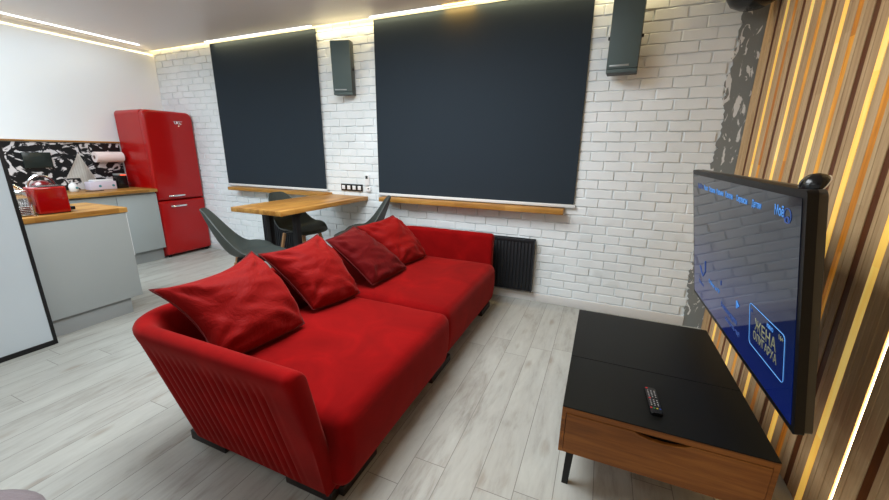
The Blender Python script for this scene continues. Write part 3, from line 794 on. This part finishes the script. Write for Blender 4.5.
# ------------------------------------------------------------------ KITCHEN
bm = B(); box(bm, XL, XL+.012, -1.2, 2.805, .913, 1.450); struct(obj('trim_3', bm, 'marble_black', smooth=None))
bx_ = bx('wall_shelf', (XL+.001, XL+.035, -1.2, 2.808, 1.456, 1.473), 'oak_top', None); tag(bx_, 'thin oak ledge running above the black and white splashback', 'shelf')
o = bx('shelf_edge', (XL+.001, XL+.02, -1.2, 2.808, 1.449, 1.455), 'badge_silver', None, bev=0); struct(o); o.name = 'trim_4'
o = bx('worktop', (XL+.013, -5.085, -1.2, 2.806, .877, .913), 'oak_top', None, bev=.002); tag(o, 'oak worktop along the kitchen wall, ending at the red fridge', 'worktop')
ys = [2.804, 2.38, 1.94, 1.50, 1.06, .62, .18]
for i in range(4):
    y1, y0 = ys[i], ys[i+1]
    c = thing('base_cabinet', ['pale grey base cabinet next to the red fridge', 'pale grey base cabinet second from the fridge', 'pale grey base cabinet third from the fridge, behind the island', 'pale grey base cabinet fourth from the fridge, behind the island', 'pale grey base cabinet fifth from the fridge, behind the glass screen', 'pale grey base cabinet farthest from the fridge, behind the glass screen'][i], 'cabinet', (-5.42, (y0+y1)/2, 0), 'base cabinets along the kitchen wall')
    bx('body', (XL+.02, -5.142, y0+.001, y1-.001, .155, .876), 'cabinet_grey', c, bev=.001)
    bx('door', (-5.140, -5.12, y0+.002, y1-.002, .160, .855), 'cabinet_grey', c, bev=.002)
    bx('plinth', (-5.6, -5.195, y0+.001, y1-.001, 0, .155), 'kick_grey', c, bev=0)
# island
isl = thing('island_cabinet', 'pale grey kitchen island with smooth side panel beside the glass screen', 'cabinet', (-4.0, 1.2, 0))
bx('body', (-4.26, -3.68, .30, 1.715, .145, .876), 'cabinet_grey', isl, bev=.001)
bx('side_panel', (-3.678, -3.660, .30, 1.745, .140, .876), 'cabinet_grey', isl, bev=.001)
bx('plinth', (-4.22, -3.685, .32, 1.66, 0, .14), 'kick_grey', isl, bev=0)
bx('door', (-4.255, -3.700, 1.718, 1.736, .16, .85), 'cabinet_grey', isl, bev=.002)
h_ = bx('grip_strip', (-3.72, -3.664, 1.737, 1.752, .50, .872), 'handle_white', isl, bev=.003); h_['label'] = 'white vertical grip strip'
o = bx('worktop', (-4.28, -3.648, .28, 1.757, .878, .918), 'oak_top', None, bev=.002); tag(o, 'oak worktop of the island carrying the red toaster', 'worktop')

# glass screen
gs = thing('glass_partition', 'frosted glass partition in thin black frame at the left edge', 'partition', (-3.57, .3, 0))
bx('glass_panel', (-3.578, -3.566, -1.0, 1.095, .03, 2.3), 'frosted_glass', gs, bev=0)
bx('frame_post', (-3.584, -3.560, 1.093, 1.113, 0, 2.33), 'black_metal', gs, bev=.002)
bx('bottom_rail', (-3.584, -3.556, -1.0, 1.095, 0, .034), 'black_metal', gs, bev=.002)
bx('top_rail', (-3.584, -3.560, -1.0, 1.095, 2.3, 2.33), 'black_metal', gs, bev=.002)

# toaster
ts = thing('toaster', 'glossy red box toaster with dark lever on the island worktop', 'toaster', (-3.80, 1.34, .918))
bx('body', (-3.885, -3.72, 1.255, 1.435, .922, 1.115), 'toaster_red', ts, bev=.012, seg=4)
bx('top_trim', (-3.865, -3.74, 1.29, 1.43, 1.112, 1.122), 'black_gloss', ts, bev=.003)
bx('base', (-3.88, -3.725, 1.262, 1.43, .918, .926), 'black_gloss', ts, bev=.002)
bx('lever', (-3.83, -3.76, 1.434, 1.475, .93, .957), 'black_gloss', ts, bev=.005)
# red kettle behind
kt = thing('kettle', 'dark red kettle with chrome arched handle behind the red toaster', 'kettle', (-4.05, 1.42, .918))
bm = B(); lathe(bm, [(.06, .0), (.075, .01), (.082, .07), (.078, .15), (.06, .2), (.035, .222), (.005, .228)], (-4.05, 1.42, .918), 30); obj('body', bm, 'liquid_red', kt, smooth=60)
bm = B(); tube(bm, [(-4.05, 1.42+.085*math.cos(a), .918+.15+.115*math.sin(a)) for a in [PI*(i/16) for i in range(17)]], .008, 10); obj('handle', bm, 'chrome', kt)
bm = B(); tube(bm, [(-4.05, 1.345, 1.03), (-4.05, 1.29, 1.09), (-4.05, 1.265, 1.12)], [.02, .014, .01], 12); obj('spout', bm, 'chrome', kt)
# glass jug
jg = thing('glass_jug', 'clear glass jug with red drink left of the toaster', 'jug', (-3.80, 1.20, .918))
bm = B(); lathe(bm, [(.045, .0), (.05, .005), (.05, .15), (.047, .17)], (-3.80, 1.19, .922), 28); obj('glass', bm, 'glass_clear', jg, smooth=60)
bm = B(); lathe(bm, [(.02, 0), (.042, .002), (.042, .055), (.02, .057)], (-3.80, 1.19, .93), 28); obj('drink', bm, 'liquid_red', jg, smooth=60)
bm = B(); tube(bm, [(-3.80, 1.19-.05*math.cos(a), 1.092-.0+.0*a) for a in [0]]+[(-3.80+.05*math.sin(a), 1.19-.05*math.cos(a), 1.092) for a in [2*PI*i/24 for i in range(1, 25)]], .004, 8); obj('rim_ring', bm, 'chrome', jg)
bm = B(); tube(bm, [(-3.80, 1.145, 1.08), (-3.80, 1.11, 1.07), (-3.80, 1.105, 1.0), (-3.80, 1.142, .96)], .005, 8); obj('handle', bm, 'chrome', jg)
# wire rack
wr = B()
for k in range(6): tube(wr, [(-3.74, 1.135, .926+k*.012), (-3.74, 1.235, .926+k*.012)], .0022, 6)
for yy in (1.137, 1.233): tube(wr, [(-3.74, yy, .919), (-3.74, yy, 1.0)], .003, 6); tube(wr, [(-3.74, yy, .921), (-3.69, yy, .921)], .003, 6)
tag(obj('wire_rack', wr, 'chrome'), 'small chrome wire rack beside the glass partition on the island', 'rack')

# on the back counter
def onb(y): return y
sd = thing('soap_dispenser', 'white soap dispenser bottle at the left of the back counter', 'soap dispenser', (-5.46, 2.165, .913))
bm = B(); lathe(bm, [(.03, 0), (.038, .005), (.040, .06), (.03, .088), (.012, .098), (.012, .108)], (-5.46, 2.165, .913), 26); obj('bottle', bm, 'plastic_white', sd, smooth=60)
bm = B(); lathe(bm, [(.006, .105), (.006, .125), (.012, .127), (.012, .134)], (-5.46, 2.165, .913), 14); tube(bm, [(-5.46, 2.165, 1.043), (-5.43, 2.13, 1.041)], .005, 8); obj('pump', bm, 'plastic_white', sd)
bm = B(); lathe(bm, [(.012, 0), (.012, .002)], (-5.422, 2.18, .958), 14, 'x'); obj('print', bm, 'teal_print', sd)
wbx = thing('storage_box', 'white and lilac carton with teal prints on the back counter', 'box', (-5.52, 2.45, .913))
bx('carton', (-5.59, -5.46, 2.32, 2.575, .914, 1.008), 'plastic_lilac', wbx, bev=.006)
bx('lid', (-5.58, -5.47, 2.36, 2.555, 1.008, 1.030), 'plastic_white', wbx, bev=.008, seg=3)
for yy in (2.41, 2.54):
    bm = B(); lathe(bm, [(.014, 0), (.014, .002)], (-5.459, yy, .958), 14, 'x'); obj('print', bm, 'teal_print', wbx)
cm = thing('coffee_grinder', 'small black appliance with red light beside the fridge', 'appliance', (-5.52, 2.66, .913))
bx('body', (-5.59, -5.48, 2.605, 2.71, .914, 1.068), 'black_gloss', cm, bev=.01, seg=3)
bx('lid', (-5.585, -5.485, 2.61, 2.705, 1.068, 1.092), 'badge_silver', cm, bev=.006)
bx('light', (-5.484, -5.478, 2.64, 2.70, 1.07, 1.078), 'red_light', cm, bev=0)
bm = B(); box(bm, -5.36, -5.33, 2.22, 2.38, .9135, .920, .002); tag(obj('kitchen_knife', bm, 'black_gloss'), 'thin black knife lying on the back counter', 'knife')
o = bx('wall_panel', (XL+.013, XL+.035, 1.905, 2.134, 1.174, 1.340), 'panel_green', None, bev=.004); tag(o, 'dark rectangular board mounted on the marbled splashback', 'board')
# paper roll
pr = thing('paper_towel_roll', 'pinkish white paper towel roll on the splashback holder near fridge', 'paper towel', (XL+.08, 2.72, 1.29))
bm = B(); lathe(bm, [(.02, 0), (.062, .0), (.062, .28), (.02, .28)], (XL+.085, 2.495, 1.288), 32, 'y'); obj('roll', bm, 'paper', pr, smooth=50)
bm = B(); lathe(bm, [(.019, -.003), (.021, -.003), (.021, .02), (.005, .02)], (XL+.085, 2.495, 1.288), 20, 'y'); obj('core', bm, 'core_brown', pr)
bm = B(); tube(bm, [(XL+.085, 2.48, 1.288), (XL+.085, 2.79, 1.288)], .006, 8); tube(bm, [(XL+.085, 2.483, 1.288), (XL+.013, 2.483, 1.36)], .005, 8); obj('holder', bm, 'chrome', pr)
# towel
tw = B()
N = 24
rows = []
for j in range(N+1):
    v_ = j/N; row = []
    wdt = .012+.135*v_**1.1
    for i in range(N+1):
        u_ = i/N*2-1
        y = 2.373+u_*wdt*(1.05 if u_ < 0 else .85)
        z = 1.318-.27*v_-(.075*v_*(1-abs(u_*1.0))**.8 if u_ > -.2 else 0.0)-.03*v_*max(0, u_)
        x = XL+.028+.016*math.sin(u_*3+1.5*v_)*v_
        row.append(tw.verts.new((x, y, z)))
    rows.append(row)
for a, b in zip(rows, rows[1:]):
    for i in range(N): tw.faces.new((a[i], a[i+1], b[i+1], b[i]))
bmesh.ops.solidify(tw, geom=list(tw.faces), thickness=.004)
tr = thing('hand_towel', 'cream waffle towel hanging in a point from a hook on the splashback', 'towel', (XL+.02, 2.43, 1.31))
obj('cloth', tw, 'waffle_towel', tr, smooth=60)
bm = B(); tube(bm, [(XL+.013, 2.373, 1.34), (XL+.04, 2.373, 1.33), (XL+.045, 2.373, 1.345)], .004, 8); obj('hook', bm, 'chrome', tr)

# mauve floor pouf at the bottom-left corner
bm = B(); lathe(bm, [(.22, 0), (.27, .03), (.29, .12), (.28, .20), (.22, .245), (.1, .258), (.01, .26)], (0, 0, 0), 40)
for v in bm.verts: v.co += Vector((noise.noise(v.co*6), noise.noise(v.co*6+Vector((5, 0, 0))), .5*noise.noise(v.co*7)))*.012
bmesh.ops.translate(bm, verts=bm.verts, vec=(-1.69, .105, .012))
tag(obj('floor_pouf', bm, 'mauve_fabric', smooth=70), 'mauve grey soft pouf on the floor at the lower left corner', 'pouf')

# ------------------------------------------------------------------ lights
def area(name, loc, size, power, col, rot=(0, 0, 0), sy=None):
    l = bpy.data.lights.new(name, 'AREA'); l.energy = power; l.color = col; l.size = size
    if sy: l.shape = 'RECTANGLE'; l.size_y = sy
    o = bpy.data.objects.new(name, l); o.location = loc; o.rotation_euler = rot; C.objects.link(o); return o
area('ceiling_lamp_light', (-1.4, 1.5, 2.60), 1.4, 88, (.92, .97, 1), sy=1.4)
area('kitchen_fill_light', (-4.1, .7, 2.60), 1.2, 76, (.80, .92, 1), sy=1.2)  # unseen fill added to brighten the kitchen wall
area('kitchen_line_light', (-5.36, .8, 2.62), .06, 8, (.80, .92, 1), sy=4.2)
area('window_line_light', (-2.1, 3.368, 2.636), 4.8, 15, (1, .80, .42), rot=(R(-12), 0, 0), sy=.02)
area('amber_spot_light', (-1.32, 3.368, 2.635), .28, 2.2, (1, .40, .04), rot=(R(-12), 0, 0), sy=.02)
area('front_fill_light', (-1.9, -1.0, 2.60), 1.4, 12, (.94, .98, 1), sy=1.4)  # weak fill added from the camera side, no fixture there
w = bpy.data.worlds.new('W'); bpy.context.scene.world = w; w.use_nodes = True
w.node_tree.nodes['Background'].inputs[0].default_value = (.8, .85, .9, 1); w.node_tree.nodes['Background'].inputs[1].default_value = .12

# ------------------------------------------------------------------ camera
cam = bpy.data.cameras.new('camera'); co = bpy.data.objects.new('camera', cam); C.objects.link(co)
Rm = Matrix(((0.91906699, -0.11369022, 0.37734653), (0.39388624, 0.23335684, -0.88904342), (0.01301914, 0.96572207, 0.25925159)))
co.matrix_world = Matrix.Translation((0, 0, 1.4)) @ Rm.to_4x4()
cam.sensor_width = 36; cam.lens = 364.733*36/889; cam.clip_start = .05
sc = bpy.context.scene; sc.camera = co
sc.view_settings.view_transform = 'Standard'; sc.view_settings.look = 'None'; sc.view_settings.gamma = 1; sc.view_settings.use_curve_mapping = False
sc.view_settings.exposure = 0.0
